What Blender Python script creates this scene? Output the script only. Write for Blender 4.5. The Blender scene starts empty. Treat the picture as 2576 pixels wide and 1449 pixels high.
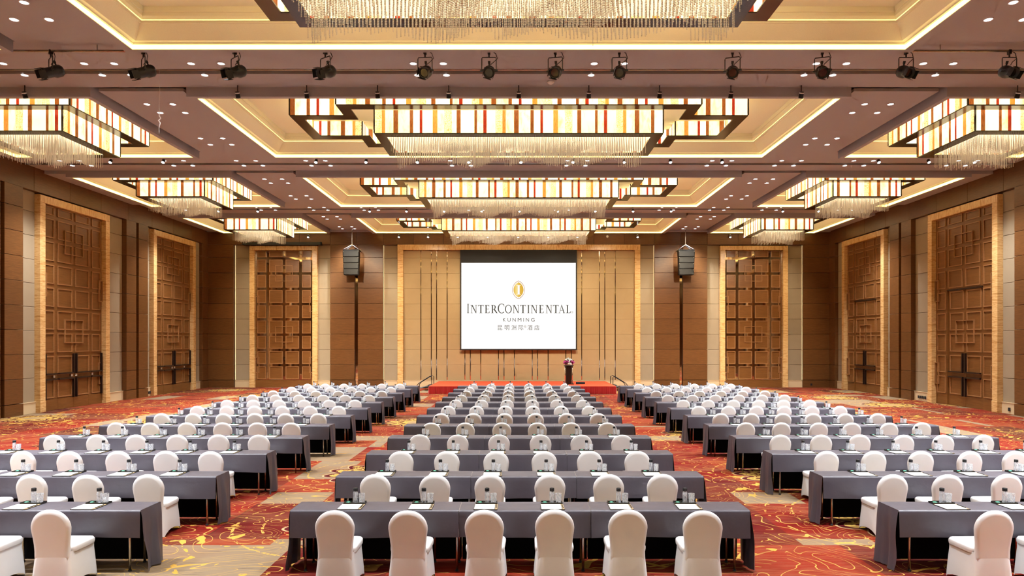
import bpy, bmesh, math, random
import numpy as np
from mathutils import Vector, Matrix

random.seed(7)
SC = bpy.context.scene
COL = SC.collection
PI = math.pi

# ------------------------------------------------------------------ camera, world, exposure
F_PX, U0, V0, CAM_H = 1717.3, 1305.0, 858.0, 2.81          # focal length in px of the 2576 px frame
cam_data = bpy.data.cameras.new('camera')
cam = bpy.data.objects.new('camera', cam_data)
COL.objects.link(cam)
cam.location = (0, 0, CAM_H)
cam.rotation_euler = (PI / 2, 0, 0)
cam_data.sensor_width = 36.0
cam_data.sensor_fit = 'HORIZONTAL'
cam_data.lens = 36.0 * F_PX / 2576.0
cam_data.shift_x = -(U0 - 1288.0) / 2576.0
cam_data.shift_y = (V0 - 724.5) / 2576.0
cam_data.clip_end = 200
SC.camera = cam

world = bpy.data.worlds.new('world')
SC.world = world
world.use_nodes = True
world.node_tree.nodes['Background'].inputs[0].default_value = (1.0, 0.85, 0.65, 1)
world.node_tree.nodes['Background'].inputs[1].default_value = 0.0

SC.view_settings.view_transform = 'Standard'
SC.view_settings.look = 'None'
SC.view_settings.gamma = 1.0
SC.view_settings.use_curve_mapping = False
SC.view_settings.exposure = 0.40
SC.cycles.max_bounces = 4
SC.cycles.diffuse_bounces = 3
SC.cycles.glossy_bounces = 2
SC.cycles.transmission_bounces = 2
SC.cycles.transparent_max_bounces = 8
SC.cycles.use_adaptive_sampling = True
SC.cycles.adaptive_threshold = 0.12
SC.cycles.adaptive_min_samples = 12
SC.cycles.caustics_reflective = False
SC.cycles.caustics_refractive = False
SC.cycles.sample_clamp_indirect = 4.0

DOWN_W = 2750.0        # watts of one cluster of downlights
STAGE_W = 1700.0       # watts of one stage spotlight
PANE_E = 1.25          # chandelier glass
DIFF_E = .9          # chandelier bottom light panel
COVE_E = 2.2          # LED strips in the coffers and the added upper fill
NICHE_E = .45         # LED strips in the wall niches

# ------------------------------------------------------------------ dimensions of the room
YW, XW = 41.4, 18.9          # back wall, side walls
YR = -14.0                    # wall behind the camera
Z_RIM, Z_SOF, Z_TOP = 9.31, 9.56, 10.02
BAYS = [(-8.8, -2.8), (0.2, 6.2), (9.2, 15.23), (18.3, 24.2), (27.2, 33.1), (36.15, 41.15)]
BEAMS = [(-2.65, .05), (6.35, 9.05), (15.38, 18.15), (24.35, 27.05), (33.25, 36.0)]
CX, SX0, SX1 = 8.62, 11.54, 17.8     # coffer openings
ORD = ['first', 'second', 'third', 'fourth', 'fifth', 'sixth', 'seventh', 'eighth', 'ninth', 'tenth', 'eleventh', 'twelfth', 'thirteenth', 'fourteenth']

# ------------------------------------------------------------------ helpers
def link(o, parent=None):
    COL.objects.link(o)
    if parent is not None:
        o.parent = parent
    return o

def new(name, data, parent=None, loc=(0, 0, 0), rot=(0, 0, 0)):
    o = bpy.data.objects.new(name, data)
    o.location = loc
    o.rotation_euler = rot
    return link(o, parent)

def tag(o, label=None, cat=None, group=None, kind=None):
    if label: o['label'] = label
    if cat: o['category'] = cat
    if group: o['group'] = group
    if kind: o['kind'] = kind
    return o

def thing(name, label, cat, loc=(0, 0, 0), rz=0.0, group=None):
    o = new(name, None, None, loc, (0, 0, rz))
    o.empty_display_size = 0.1
    return tag(o, label, cat, group)

def dup(root, loc, rot=None, label=None):
    r = root.copy(); COL.objects.link(r); r.location = loc
    if rot is not None: r.rotation_euler = rot
    if label: r['label'] = label
    for ch in root.children:
        c = ch.copy(); COL.objects.link(c); c.parent = r
        for g in ch.children:
            d = g.copy(); COL.objects.link(d); d.parent = c
    return r

def dup1(root, loc, label=None, rot=None):
    r = root.copy(); COL.objects.link(r); r.location = loc
    if rot is not None: r.rotation_euler = rot
    if label: r['label'] = label
    return r

class MB:
    def __init__(s):
        s.v, s.f = [], []
    def add(s, vs, fs):
        n = len(s.v)
        s.v += [tuple(p) for p in vs]
        s.f += [tuple(i + n for i in q) for q in fs]
        return s
    def box(s, x0, x1, y0, y1, z0, z1):
        return s.add([(x0, y0, z0), (x1, y0, z0), (x1, y1, z0), (x0, y1, z0), (x0, y0, z1), (x1, y0, z1), (x1, y1, z1), (x0, y1, z1)],
                     [(0, 3, 2, 1), (4, 5, 6, 7), (0, 1, 5, 4), (1, 2, 6, 5), (2, 3, 7, 6), (3, 0, 4, 7)])
    def slab(s, w, d, h, b):
        """tile facing -y, centred, with a chamfered front edge"""
        x, y, z = w / 2, d / 2, h / 2
        vs = []
        for (yy, k) in ((y, 0), (-y + b, 0), (-y, b)):
            vs += [(-x + k, yy, -z + k), (x - k, yy, -z + k), (x - k, yy, z - k), (-x + k, yy, z - k)]
        fs = [(3, 2, 1, 0)][::-1] and [(0, 3, 2, 1)]
        for r in (0, 4):
            for i in range(4):
                j = (i + 1) % 4
                fs.append((r + i, r + j, r + 4 + j, r + 4 + i))
        fs.append((8, 9, 10, 11))
        return s.add(vs, fs)
    def tube(s, pts, r, n=6, cap=True):
        pts = [Vector(p) for p in pts]
        rs = r if isinstance(r, (list, tuple)) else [r] * len(pts)
        vs, fs = [], []
        up = None
        for i, p in enumerate(pts):
            t = (pts[min(i + 1, len(pts) - 1)] - pts[max(i - 1, 0)]).normalized()
            a = t.orthogonal().normalized() if up is None else (up - t * up.dot(t)).normalized()
            up = a
            b = t.cross(a)
            for k in range(n):
                q = 2 * PI * k / n
                vs.append(p + (a * math.cos(q) + b * math.sin(q)) * rs[i])
        for i in range(len(pts) - 1):
            for k in range(n):
                k2 = (k + 1) % n
                fs.append((i * n + k, i * n + k2, (i + 1) * n + k2, (i + 1) * n + k))
        if cap:
            fs.append(tuple(range(n))[::-1])
            fs.append(tuple((len(pts) - 1) * n + k for k in range(n)))
        return s.add(vs, fs)
    def lathe(s, prof, n=12, c=(0, 0, 0), cap0=True, cap1=True):
        vs, fs = [], []
        for (r, z) in prof:
            for k in range(n):
                q = 2 * PI * k / n
                vs.append((c[0] + r * math.cos(q), c[1] + r * math.sin(q), c[2] + z))
        for i in range(len(prof) - 1):
            for k in range(n):
                k2 = (k + 1) % n
                fs.append((i * n + k, i * n + k2, (i + 1) * n + k2, (i + 1) * n + k))
        if cap0: fs.append(tuple(range(n))[::-1])
        if cap1: fs.append(tuple((len(prof) - 1) * n + k for k in range(n)))
        return s.add(vs, fs)
    def poly(s, pts, y0, y1):
        """flat polygon given in x,z, extruded from y0 to y1"""
        n = len(pts)
        vs = [(x, y0, z) for x, z in pts] + [(x, y1, z) for x, z in pts]
        fs = [tuple(range(n)), tuple(range(n, 2 * n))[::-1]]
        fs += [(i, (i + 1) % n, n + (i + 1) % n, n + i)[::-1] for i in range(n)]
        return s.add(vs, fs)
    def frame(s, x0, x1, z0, z1, w, y0, y1):
        """picture frame of bars of width w"""
        s.box(x0, x1, y0, y1, z0, z0 + w); s.box(x0, x1, y0, y1, z1 - w, z1)
        s.box(x0, x0 + w, y0, y1, z0 + w, z1 - w); s.box(x1 - w, x1, y0, y1, z0 + w, z1 - w)
        return s
    def mesh(s, name, m, smooth=False):
        me = bpy.data.meshes.new(name)
        me.from_pydata(s.v, [], s.f)
        if m is not None: me.materials.append(m)
        if smooth: me.polygons.foreach_set('use_smooth', [True] * len(me.polygons))
        me.update()
        return me
    def build(s, name, m, parent=None, loc=(0, 0, 0), rot=(0, 0, 0), smooth=False):
        return new(name, s.mesh(name, m, smooth), parent, loc, rot)

def tri_mesh(name, V, T, m, smooth=False):
    me = bpy.data.meshes.new(name)
    V = np.ascontiguousarray(V, dtype=np.float32); T = np.ascontiguousarray(T, dtype=np.int32)
    me.vertices.add(len(V)); me.vertices.foreach_set('co', V.ravel())
    me.loops.add(T.size); me.loops.foreach_set('vertex_index', T.ravel())
    me.polygons.add(len(T))
    me.polygons.foreach_set('loop_start', np.arange(0, T.size, 3, dtype=np.int32))
    me.materials.append(m)
    me.update(calc_edges=True)
    return me

_tile = {}
def tile(w, d, h, b, m):
    k = (round(w, 3), round(d, 3), round(h, 3), b, m.name)
    if k not in _tile:
        _tile[k] = MB().slab(w, d, h, b).mesh('tile', m)
    return _tile[k]

# ------------------------------------------------------------------ materials
class NT:
    def __init__(s, name):
        s.m = bpy.data.materials.new(name); s.m.use_nodes = True
        s.t = s.m.node_tree; s.n = s.t.nodes; s.b = s.n['Principled BSDF']
    def add(s, typ, ins=None, **kw):
        nd = s.n.new(typ)
        for k, v in kw.items(): setattr(nd, k, v)
        for k, v in (ins or {}).items(): s.put(nd, k, v)
        return nd
    def put(s, nd, k, v):
        if hasattr(v, 'is_output') or isinstance(v, bpy.types.NodeSocket): s.t.links.new(v, nd.inputs[k])
        else: nd.inputs[k].default_value = v
    def math(s, op, a, b=None, c=None, clamp=False):
        nd = s.add('ShaderNodeMath', operation=op, use_clamp=clamp)
        for i, v in enumerate((a, b, c)):
            if v is not None: s.put(nd, i, v)
        return nd.outputs[0]
    def vmath(s, op, a, b=None):
        nd = s.add('ShaderNodeVectorMath', operation=op)
        s.put(nd, 0, a)
        if b is not None: s.put(nd, 1, b)
        return nd.outputs[0]
    def mix(s, fac, a, b):
        nd = s.add('ShaderNodeMix', data_type='RGBA')
        s.put(nd, 0, fac); s.put(nd, 6, a); s.put(nd, 7, b)
        return nd.outputs[2]
    def ramp(s, fac, stops, interp='LINEAR'):
        nd = s.add('ShaderNodeValToRGB'); nd.color_ramp.interpolation = interp
        e = nd.color_ramp.elements
        while len(e) < len(stops): e.new(0.5)
        for i, (p, c) in enumerate(stops):
            e[i].position = p; e[i].color = c if len(c) == 4 else (*c, 1)
        s.put(nd, 0, fac)
        return nd.outputs[0]
    def coords(s, scale=(1, 1, 1), rnd=True):
        tc = s.add('ShaderNodeTexCoord')
        v = tc.outputs['Object']
        if rnd:
            oi = s.add('ShaderNodeObjectInfo')
            r = s.math('MULTIPLY', oi.outputs['Random'], 37.0)
            v = s.vmath('ADD', v, s.add('ShaderNodeCombineXYZ', {0: r, 1: r, 2: r}).outputs[0])
        return s.vmath('MULTIPLY', v, scale)
    def noise(s, v, scale=5, detail=3, rough=.5, dist=0):
        nd = s.add('ShaderNodeTexNoise', {'Vector': v, 'Scale': scale, 'Detail': detail, 'Roughness': rough, 'Distortion': dist})
        return nd.outputs['Fac']
    def rand(s):
        return s.add('ShaderNodeObjectInfo').outputs['Random']
    def bump(s, h, strength=.2, dist=.01):
        nd = s.add('ShaderNodeBump', {'Height': h, 'Strength': strength, 'Distance': dist})
        s.t.links.new(nd.outputs[0], s.b.inputs['Normal'])
    def set(s, **kw):
        names = dict(col='Base Color', rough='Roughness', metal='Metallic', spec='Specular IOR Level', emit='Emission Color', es='Emission Strength',
                     trans='Transmission Weight', ior='IOR', sheen='Sheen Weight', srough='Sheen Roughness', coat='Coat Weight', alpha='Alpha', sub='Subsurface Weight')
        for k, v in kw.items():
            if isinstance(v, (tuple, list)) and len(v) == 3: v = (*v, 1)
            s.put(s.b, names[k], v)
        return s

def plain(name, col, rough=.5, **kw):
    return NT(name).set(col=col, rough=rough, **kw).m

def vary(nt, col, amt):
    """per-piece tone"""
    f = nt.math('MULTIPLY_ADD', nt.rand(), amt, 1 - amt / 2)
    nd = nt.add('ShaderNodeVectorMath', operation='SCALE')
    nt.put(nd, 0, col); nt.put(nd, 3, f)
    return nd.outputs[0]

def wood(name, a, b, scale=(2, 2, 30), rough=.33, amt=.22):
    t = NT(name)
    v = t.coords(scale)
    n = t.noise(v, 1.6, 6, .6, .4)
    c = t.ramp(n, [(.3, a), (.7, b)])
    t.set(col=vary(t, c, amt), rough=rough, spec=.4)
    return t.m

def stone(name, scale):
    t = NT(name)
    v = t.coords(scale)
    n = t.noise(v, 1.0, 5, .65, .6)
    n2 = t.noise(v, 4.0, 2)
    c = t.ramp(t.math('ADD', t.math('MULTIPLY', n, .75), t.math('MULTIPLY', n2, .25)),
               [(.28, (.27, .125, .035)), (.42, (.55, .30, .10)), (.52, (.74, .49, .22)), (.6, (.52, .27, .085)), (.75, (.80, .58, .30))])
    t.set(col=c, rough=.25, spec=.5)
    return t.m

W_WALL = wood('wall_wood', (.095, .036, .010), (.165, .068, .020))
W_DOOR = wood('door_wood', (.14, .054, .013), (.20, .082, .022), scale=(1.2, 1.2, 18), rough=.3, amt=.12)
W_MOULD = wood('moulding_wood', (.26, .115, .038), (.34, .165, .065), rough=.3, amt=.05)
W_DARK = wood('dark_handle_wood', (.010, .004, .003), (.018, .008, .006), rough=.3)
STONE_V = stone('striated_stone', (1.2, 1.2, 14))
STONE_H = stone('striated_stone_lintel', (11, 1.2, 1.2))

def fabric_mat(name, col, amt=.10):
    t = NT(name)
    v = t.coords((1, 1, 1))
    n = t.noise(v, 180, 2)
    n2 = t.noise(v, 2.5, 2)
    c = t.mix(t.math('ADD', t.math('MULTIPLY', n, .5), t.math('MULTIPLY', n2, .4), clamp=True), tuple(x * .82 for x in col) + (1,), tuple(x * 1.12 for x in col) + (1,))
    t.set(col=vary(t, c, amt), rough=.8, spec=.2)
    t.bump(n, .15, .004)
    return t.m
FABRIC = fabric_mat('wall_fabric', (.33, .255, .165))
FABRIC_STAGE = fabric_mat('stage_fabric', (.40, .285, .15), .05)
MIRROR = plain('bronze_mirror', (.55, .42, .32), .04, metal=1.0)
STEEL = plain('brushed_steel', (.55, .53, .5), .25, metal=1.0)
CHROME = plain('chrome', (.8, .8, .8), .12, metal=1.0)
BLACK = plain('black_metal', (.012, .012, .013), .4)
BLACKM = plain('matte_black', (.006, .006, .008), .7)
CREAM_BASE = plain('cream_skirting', (.62, .47, .28), .4)
def plaster(name, col):
    t = NT(name)
    n = t.noise(t.coords((1, 1, 1), False), 60, 2)
    t.set(col=t.mix(n, tuple(x * .93 for x in col) + (1,), tuple(x * 1.05 for x in col) + (1,)), rough=.75, spec=.2)
    return t.m
SOFFIT = plaster('mauve_plaster', (.42, .392, .40))
COFFER = plaster('cream_plaster', (.90, .86, .66))
WHITE = plain('white_plastic', (.8, .8, .8), .4)
LENS = plain('lamp_lens', (1, 1, 1), .4, emit=(.93, .95, 1.0), es=14.0)
LENS_HOT = plain('spot_lens', (1, 1, 1), .4, emit=(.95, .97, 1.0), es=30.0)
COVE = plain('cove_led', (1, .9, .6), .5, emit=(1.0, .83, .29), es=COVE_E)
COVE_FILL = plain('upper_fill_glow', (1, .9, .6), .5, emit=(1.0, .83, .29), es=COVE_E * .5)
NICHE = plain('niche_led', (1, .9, .6), .5, emit=(1.0, .80, .42), es=NICHE_E)
DIFF = plain('light_panel', (1, .9, .7), .5, emit=(1.0, .85, .55), es=DIFF_E)
DARKFRAME = wood('dark_lacquered_wood', (.012, .005, .004), (.022, .009, .006), rough=.18)

def pane_mat(name, stops, es, scale=(3, 3, 1.2), crackle=False, streak=False):
    t = NT(name)
    v = t.coords(scale)
    n = t.noise(v, 2.2 if not streak else 6, 4, .6, .5)
    c = t.ramp(n, stops)
    if crackle:
        vo = t.add('ShaderNodeTexVoronoi', {'Vector': t.coords((1, 1, 1)), 'Scale': 16.0}, feature='DISTANCE_TO_EDGE')
        e = t.math('LESS_THAN', vo.outputs[0], .055)
        c = t.mix(t.math('MULTIPLY', e, .75), c, (.30, .17, .04, 1))
    dim = t.math('MULTIPLY_ADD', t.rand(), .35, .82)
    t.set(col=c, rough=.25, emit=c, es=t.math('MULTIPLY', dim, es))
    return t.m
P_CREAM = pane_mat('alabaster_pane', [(.3, (1, .66, .22)), (.46, (1, .80, .40)), (.62, (1, .87, .54))], PANE_E)
P_WHITE = pane_mat('milky_pane', [(.3, (1, .76, .38)), (.5, (1, .87, .54))], PANE_E * 1.1)
P_CRACK = pane_mat('crackled_pane', [(.3, (1, .68, .22)), (.6, (1, .84, .42))], PANE_E * .8, crackle=True)
P_AMBER = pane_mat('amber_pane', [(.35, (.62, .20, .02)), (.6, (.90, .42, .08))], .55, (30, 30, 1.5), streak=True)
P_BROWN = pane_mat('brown_glass_strip', [(.35, (.13, .025, .004)), (.62, (.42, .12, .02))], .55, (40, 40, 1.5), streak=True)
P_RED = pane_mat('red_glass_strip', [(.35, (.22, .008, .003)), (.6, (.50, .03, .008))], .6, (40, 40, 1.5), streak=True)
P_DIM = pane_mat('unlit_alabaster_strip', [(.3, (.75, .55, .22)), (.6, (.85, .74, .46))], .45)

def crystal():
    t = NT('crystal_beads')
    t.set(col=(.88, .86, .78), rough=.12, spec=1.0)
    return t.m
CRYSTAL = crystal()

for m_ in (LENS, LENS_HOT, P_AMBER, P_BROWN, P_RED, P_DIM):      # small or dim: too weak to light the room
    m_.cycles.emission_sampling = 'NONE'

def cloth_mat(name, col):
    t = NT(name)
    v = t.coords((1, 1, 1))
    n = t.noise(v, 3.0, 4, .6)
    w = t.noise(v, 420, 1)
    c = t.mix(n, tuple(x * .8 for x in col) + (1,), tuple(x * 1.2 for x in col) + (1,))
    t.set(col=c, rough=.42, spec=.5)
    t.bump(t.math('ADD', t.math('MULTIPLY', n, 1.0), t.math('MULTIPLY', w, .03)), .25, .03)
    return t.m
CLOTH = cloth_mat('slate_tablecloth', (.066, .059, .077))
DARK_SHEET = plain('black_sheet', (.004, .004, .005), .9, spec=.1)
def chair_mat():
    t = NT('white_stretch_cover')
    v = t.coords((1, 1, 1))
    n = t.noise(v, 4, 3)
    t.set(col=t.mix(n, (.68, .675, .685, 1), (.76, .755, .765, 1)), rough=.45, spec=.3, sheen=.15)
    t.bump(n, .06, .02)
    return t.m
CHAIR = chair_mat()
def clear(name, lo, hi, scale, col):
    """thin clear vessel: see-through with pale noise streaks painted in for glints"""
    t = NT(name)
    n = t.noise(t.coords(scale), 1.0, 2, .5, 1.0)
    f = t.ramp(n, [(.42, (lo, lo, lo)), (.56, (hi, hi, hi))])
    t.set(col=col, rough=.06, spec=1.0)
    tr_ = t.add('ShaderNodeBsdfTransparent', {0: (.93, .94, .96, 1)})
    mx = t.add('ShaderNodeMixShader', {0: f, 1: tr_.outputs[0], 2: t.b.outputs[0]})
    t.t.links.new(mx.outputs[0], t.n['Material Output'].inputs[0])
    return t.m
GLASS = clear('cut_glass', .12, .70, (90, 90, 40), (.85, .86, .88))
WATERB = clear('clear_bottle', .18, .60, (70, 70, 16), (.80, .84, .92))
PAPER = plain('white_paper', (.88, .88, .88), .6)
LEATHER = plain('black_leather', (.014, .013, .012), .4)
TAN = plain('tan_leather_edge', (.30, .22, .12), .4)
MINT = plain('green_mint', (.05, .30, .20), .4)
TABLETOP = plain('pale_laminate', (.45, .4, .33), .5)

def carpet():
    t = NT('patterned_carpet')
    P = t.add('ShaderNodeTexCoord').outputs['Object']
    def bricks(w, h, off, shift):
        v = t.vmath('ADD', P, shift)
        nd = t.add('ShaderNodeTexBrick', {'Vector': v, 'Color1': (0, 0, 0, 1), 'Color2': (1, 1, 1, 1), 'Mortar': (0, 0, 0, 1), 'Scale': 1.0,
                                          'Mortar Size': 0.0, 'Brick Width': w, 'Row Height': h})
        nd.offset = off; nd.squash = .7; nd.squash_frequency = 3
        return nd.outputs['Color']
    r1 = bricks(2.9, 2.1, .37, (40.3, 40.7, 0)); r2 = bricks(1.5, 3.3, .6, (51.1, 30.2, 0))
    sel = t.math('ADD', t.math('MULTIPLY', r1, .62), t.math('MULTIPLY', r2, .38))
    base = t.ramp(sel, [(0, (.11, .004, .006)), (.16, (.30, .006, .004)), (.34, (.17, .004, .005)), (.45, (.36, .020, .006)), (.54, (.27, .006, .004)),
                        (.61, (.36, .26, .165)), (.73, (.36, .034, .008)), (.82, (.42, .30, .185))], 'CONSTANT')
    s1 = t.noise(t.vmath('MULTIPLY', P, (1.6, 75, 1)), 1.0, 3, .7)
    s2 = t.noise(t.vmath('MULTIPLY', P, (.22, 1.7, 1)), 1.0, 3, .6)
    # space-dyed weave streaks
    st = t.math('MULTIPLY', t.ramp(s1, [(.44, (0, 0, 0)), (.62, (1, 1, 1))]), t.ramp(s2, [(.40, (.10, .10, .10)), (.60, (1, 1, 1))]))
    c = t.mix(t.math('MULTIPLY', st, .45), base, (.52, .30, .15, 1))
    dk = t.math('MULTIPLY', t.ramp(s1, [(.30, (1, 1, 1)), (.44, (0, 0, 0))]), .65)
    c = t.mix(dk, c, (.035, .008, .008, 1))
    orange = t.math('MULTIPLY', t.ramp(t.noise(t.vmath('MULTIPLY', P, (.3, .9, 1)), 1.0, 2), [(.5, (0, 0, 0)), (.66, (1, 1, 1))]), .16)
    c = t.mix(orange, c, (.40, .085, .018, 1))
    GOLD = (.80, .47, .10, 1)
    # scroll work: thin distorted rings and gold clouds
    reg = t.noise(P, .28, 2)
    cn = t.noise(P, .75, 1.0, .5, 1.6)
    ln = t.math('LESS_THAN', t.math('FRACT', t.math('MULTIPLY', cn, 13.0)), .065)
    c = t.mix(t.math('MULTIPLY', ln, t.math('GREATER_THAN', reg, .485)), c, GOLD)
    wv2 = t.add('ShaderNodeTexWave', {'Vector': P, 'Scale': 1.5, 'Distortion': 14.0, 'Detail': 1.0, 'Detail Scale': 1.1, 'Detail Roughness': .4}, wave_type='RINGS')
    ln2 = t.math('MULTIPLY', t.math('GREATER_THAN', wv2.outputs['Fac'], .95), t.math('LESS_THAN', reg, .46))
    c = t.mix(t.math('MULTIPLY', ln2, .8), c, (.52, .27, .07, 1))
    cl = t.noise(P, 1.25, 2.2, .5, 3.2)
    cm = t.math('MULTIPLY', t.math('GREATER_THAN', cl, .615), t.math('GREATER_THAN', t.noise(t.vmath('ADD', P, (9.1, 3.3, 0)), .33, 1), .51))
    c = t.mix(cm, c, (.84, .47, .08, 1))
    # lotus medallions
    sc = .215
    vo = t.add('ShaderNodeTexVoronoi', {'Vector': P, 'Scale': sc, 'Randomness': .55}, voronoi_dimensions='2D')
    rel = t.vmath('SUBTRACT', P, t.vmath('MULTIPLY', vo.outputs['Position'], (1 / 1.0,) * 3))
    sx = t.add('ShaderNodeSeparateXYZ', {0: rel})
    r = t.math('SQRT', t.math('ADD', t.math('MULTIPLY', sx.outputs[0], sx.outputs[0]), t.math('MULTIPLY', sx.outputs[1], sx.outputs[1])))
    th = t.math('ARCTAN2', sx.outputs[1], sx.outputs[0])
    on = t.math('GREATER_THAN', t.add('ShaderNodeSeparateColor', {0: vo.outputs['Color']}).outputs[0], .35)
    def band(v, a, b):
        return t.math('MULTIPLY', t.math('GREATER_THAN', v, a), t.math('LESS_THAN', v, b))
    pet = t.math('ABSOLUTE', t.math('SINE', t.math('MULTIPLY', th, 6.0)))
    rp = t.math('SUBTRACT', r, t.math('MULTIPLY', pet, .28))
    c = t.mix(t.math('MULTIPLY', t.math('LESS_THAN', rp, .95), on), c, (.12, .008, .012, 1))
    fr = t.noise(t.vmath('MULTIPLY', rel, (1, 1, 0)), 5.0, 2, .5, 2.0)
    c = t.mix(t.math('MULTIPLY', t.math('MULTIPLY', band(rp, .42, .82), t.math('GREATER_THAN', fr, .47)), on), c, (.80, .50, .12, 1))
    c = t.mix(t.math('MULTIPLY', band(rp, .93, .97), on), c, (.75, .50, .25, 1))
    c = t.mix(t.math('MULTIPLY', t.math('LESS_THAN', r, .52), on), c, (.52, .33, .15, 1))
    c = t.mix(t.math('MULTIPLY', band(r, .38, .55), on), c, GOLD)
    sw = t.math('SINE', t.math('ADD', t.math('MULTIPLY', r, 15.0), t.math('MULTIPLY', th, 3.0)))
    c = t.mix(t.math('MULTIPLY', t.math('MULTIPLY', band(r, 1.2, 2.1), t.math('GREATER_THAN', sw, .955)), t.math('MULTIPLY', on, t.math('GREATER_THAN', fr, .52))), c, GOLD)
    c = t.mix(.50, c, (0, 0, 0, 1))
    t.set(col=c, rough=.95, spec=.1)
    return t.m
CARPET = carpet()

# ------------------------------------------------------------------ floor and ceiling
fl = MB().box(-XW - .3, XW + .3, YR - .2, YW + .3, -.12, 0).build('floor', CARPET)
tag(fl, 'red and gold patterned carpet covering the ballroom floor', 'carpet', kind='structure')

ceil = MB().box(-XW - .3, XW + .3, YR - .2, YW + .3, Z_TOP + .02, Z_TOP + .15).build('ceiling', SOFFIT)
tag(ceil, 'mauve plaster ceiling with three columns of lit cream coffers', 'ceiling', kind='structure')

def coffer(x0, x1, y0, y1, rx0, rx1):
    """rect coffer: bottom rim, outside faces, stepped and sloped inside, flat top"""
    cx, cy = (x0 + x1) / 2, (y0 + y1) / 2
    rings = []
    def ring(t, z, outer=None):
        if outer: return [(x0 - rx0, y0 - .15, z), (x1 + rx1, y0 - .15, z), (x1 + rx1, y1 + .15, z), (x0 - rx0, y1 + .15, z)]
        return [(x0 + t, y0 + t, z), (x1 - t, y0 + t, z), (x1 - t, y1 - t, z), (x0 + t, y1 - t, z)]
    b = MB()
    prof = [(0, Z_TOP + .02, 1), (0, Z_RIM, 1), (0, Z_RIM, 0)]
    vs, fs = [], []
    for (t, z, o) in prof: vs += ring(t, z, o)
    for r in range(2):
        for i in range(4):
            fs.append((4 * r + i, 4 * r + (i + 1) % 4, 4 * r + 4 + (i + 1) % 4, 4 * r + 4 + i)[::-1])
    b.add(vs, fs)
    rim = b.build('coffer_rim', SOFFIT, ceil)
    vs, fs = [], []
    prof = [(0, Z_RIM), (0, 9.42), (.045, 9.42), (.045, 9.445), (.09, 9.455), (.14, 9.455), (.385, 9.72), (.41, 9.72), (.41, 9.75), (.45, 9.75), (.45, 9.79), (.50, 9.83), (.50, 9.90), (.53, 9.90), (.53, Z_TOP)]
    for (t, z) in prof: vs += ring(t, z)
    for r in range(len(prof) - 1):
        for i in range(4):
            fs.append((4 * r + i, 4 * r + (i + 1) % 4, 4 * r + 4 + (i + 1) % 4, 4 * r + 4 + i)[::-1])
    n = 4 * (len(prof) - 1)
    fs.append((n, n + 1, n + 2, n + 3)[::-1])
    MB().add(vs, fs).build('coffer', COFFER, ceil)
    # LED strip around the lower edge
    s = MB()
    z0, z1, d = Z_RIM + .012, Z_RIM + .10, .012
    s.box(x0 + .001, x1 - .001, y0 + .001, y0 + d, z0, z1); s.box(x0 + .001, x1 - .001, y1 - d, y1 - .001, z0, z1)
    s.box(x0 + .001, x0 + d, y0 + d, y1 - d, z0, z1); s.box(x1 - d, x1 - .001, y0 + d, y1 - d, z0, z1)
    s.build('cove_light', COVE, ceil)
    t = .448  # glowing strip added on the upper moulding to brighten the coffer
    s = MB()
    z0, z1 = 9.752, 9.775
    s.box(x0 + t, x1 - t, y0 + t, y0 + t + .006, z0, z1); s.box(x0 + t, x1 - t, y1 - t - .006, y1 - t, z0, z1)
    s.box(x0 + t, x0 + t + .006, y0 + t, y1 - t, z0, z1); s.box(x1 - t - .006, x1 - t, y0 + t, y1 - t, z0, z1)
    s.build('added_upper_glow', COVE_FILL, ceil)

for (y0, y1) in BAYS:
    coffer(-CX, CX, y0, y1, .22, .22)
    coffer(SX0, SX1, y0, y1, .15, .15)
    coffer(-SX1, -SX0, y0, y1, .15, .15)
    for s in (-1, 1):
        a, b = sorted((s * (CX + .22 + .14), s * (SX0 - .15 - .14)))
        MB().box(a, b, y0 - .02, y1 + .02, 9.50, 9.58).build('strip_panel', SOFFIT, ceil)
        a, b = sorted((s * (SX1 + .15), s * (XW + .05)))
        MB().box(a, b, y0 - .15, y1 + .15, 9.44, 9.6).build('margin_panel', SOFFIT, ceil)
for (y0, y1) in BEAMS + [(YR - .1, -8.95)]:
    yc = (y0 + y1) / 2 + .33
    a, b = yc - .15, yc + .15
    MB().box(-XW - .05, XW + .05, y0, a, Z_SOF, Z_SOF + .1).build('beam_soffit', SOFFIT, ceil)
    MB().box(-XW - .05, XW + .05, b, y1, Z_SOF, Z_SOF + .1).build('beam_soffit', SOFFIT, ceil)
    MB().box(-XW - .05, XW + .05, a + .07, a + .12, Z_SOF + .015, Z_SOF + .06).build('track_rail', STEEL, ceil)
    MB().box(-XW - .05, XW + .05, a, b, Z_SOF + .14, Z_SOF + .18).build('track_groove', W_DARK, ceil)
MB().box(-XW, XW, YW - .28, YW + .05, 9.40, 9.6).build('margin_panel', SOFFIT, ceil)

# ------------------------------------------------------------------ walls
TP, Z0, ZN = .926, .44, 8.64          # tile pitch, top of skirting, top of the niches
def wall(name, label, loc, rz, x0, x1):
    w = MB().box(x0, x1, 0.14, .4, 0, Z_TOP + .1).build(name, W_WALL, None, loc, (0, 0, rz))
    return tag(w, label, 'wall', kind='structure')
wall_back = wall('wall_back', 'brown panelled back wall behind the red stage', (0, YW, 0), 0, -XW - .4, XW + .4)
wall_left = wall('wall_left', 'brown panelled side wall with brown folding doors and white lock plates', (-XW, 0, 0), PI / 2, YR - .3, YW + .4)
wall_right = wall('wall_right', 'brown panelled side wall with recessed double doors', (XW, 0, 0), -PI / 2, -YW - .4, -YR + .3)
wall_rear = MB().box(-XW - .4, XW + .4, YR - .3, YR, 0, Z_TOP + .1).build('wall_rear', W_WALL)
tag(wall_rear, 'brown wood wall at the rear of the hall', 'wall', kind='structure')

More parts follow.
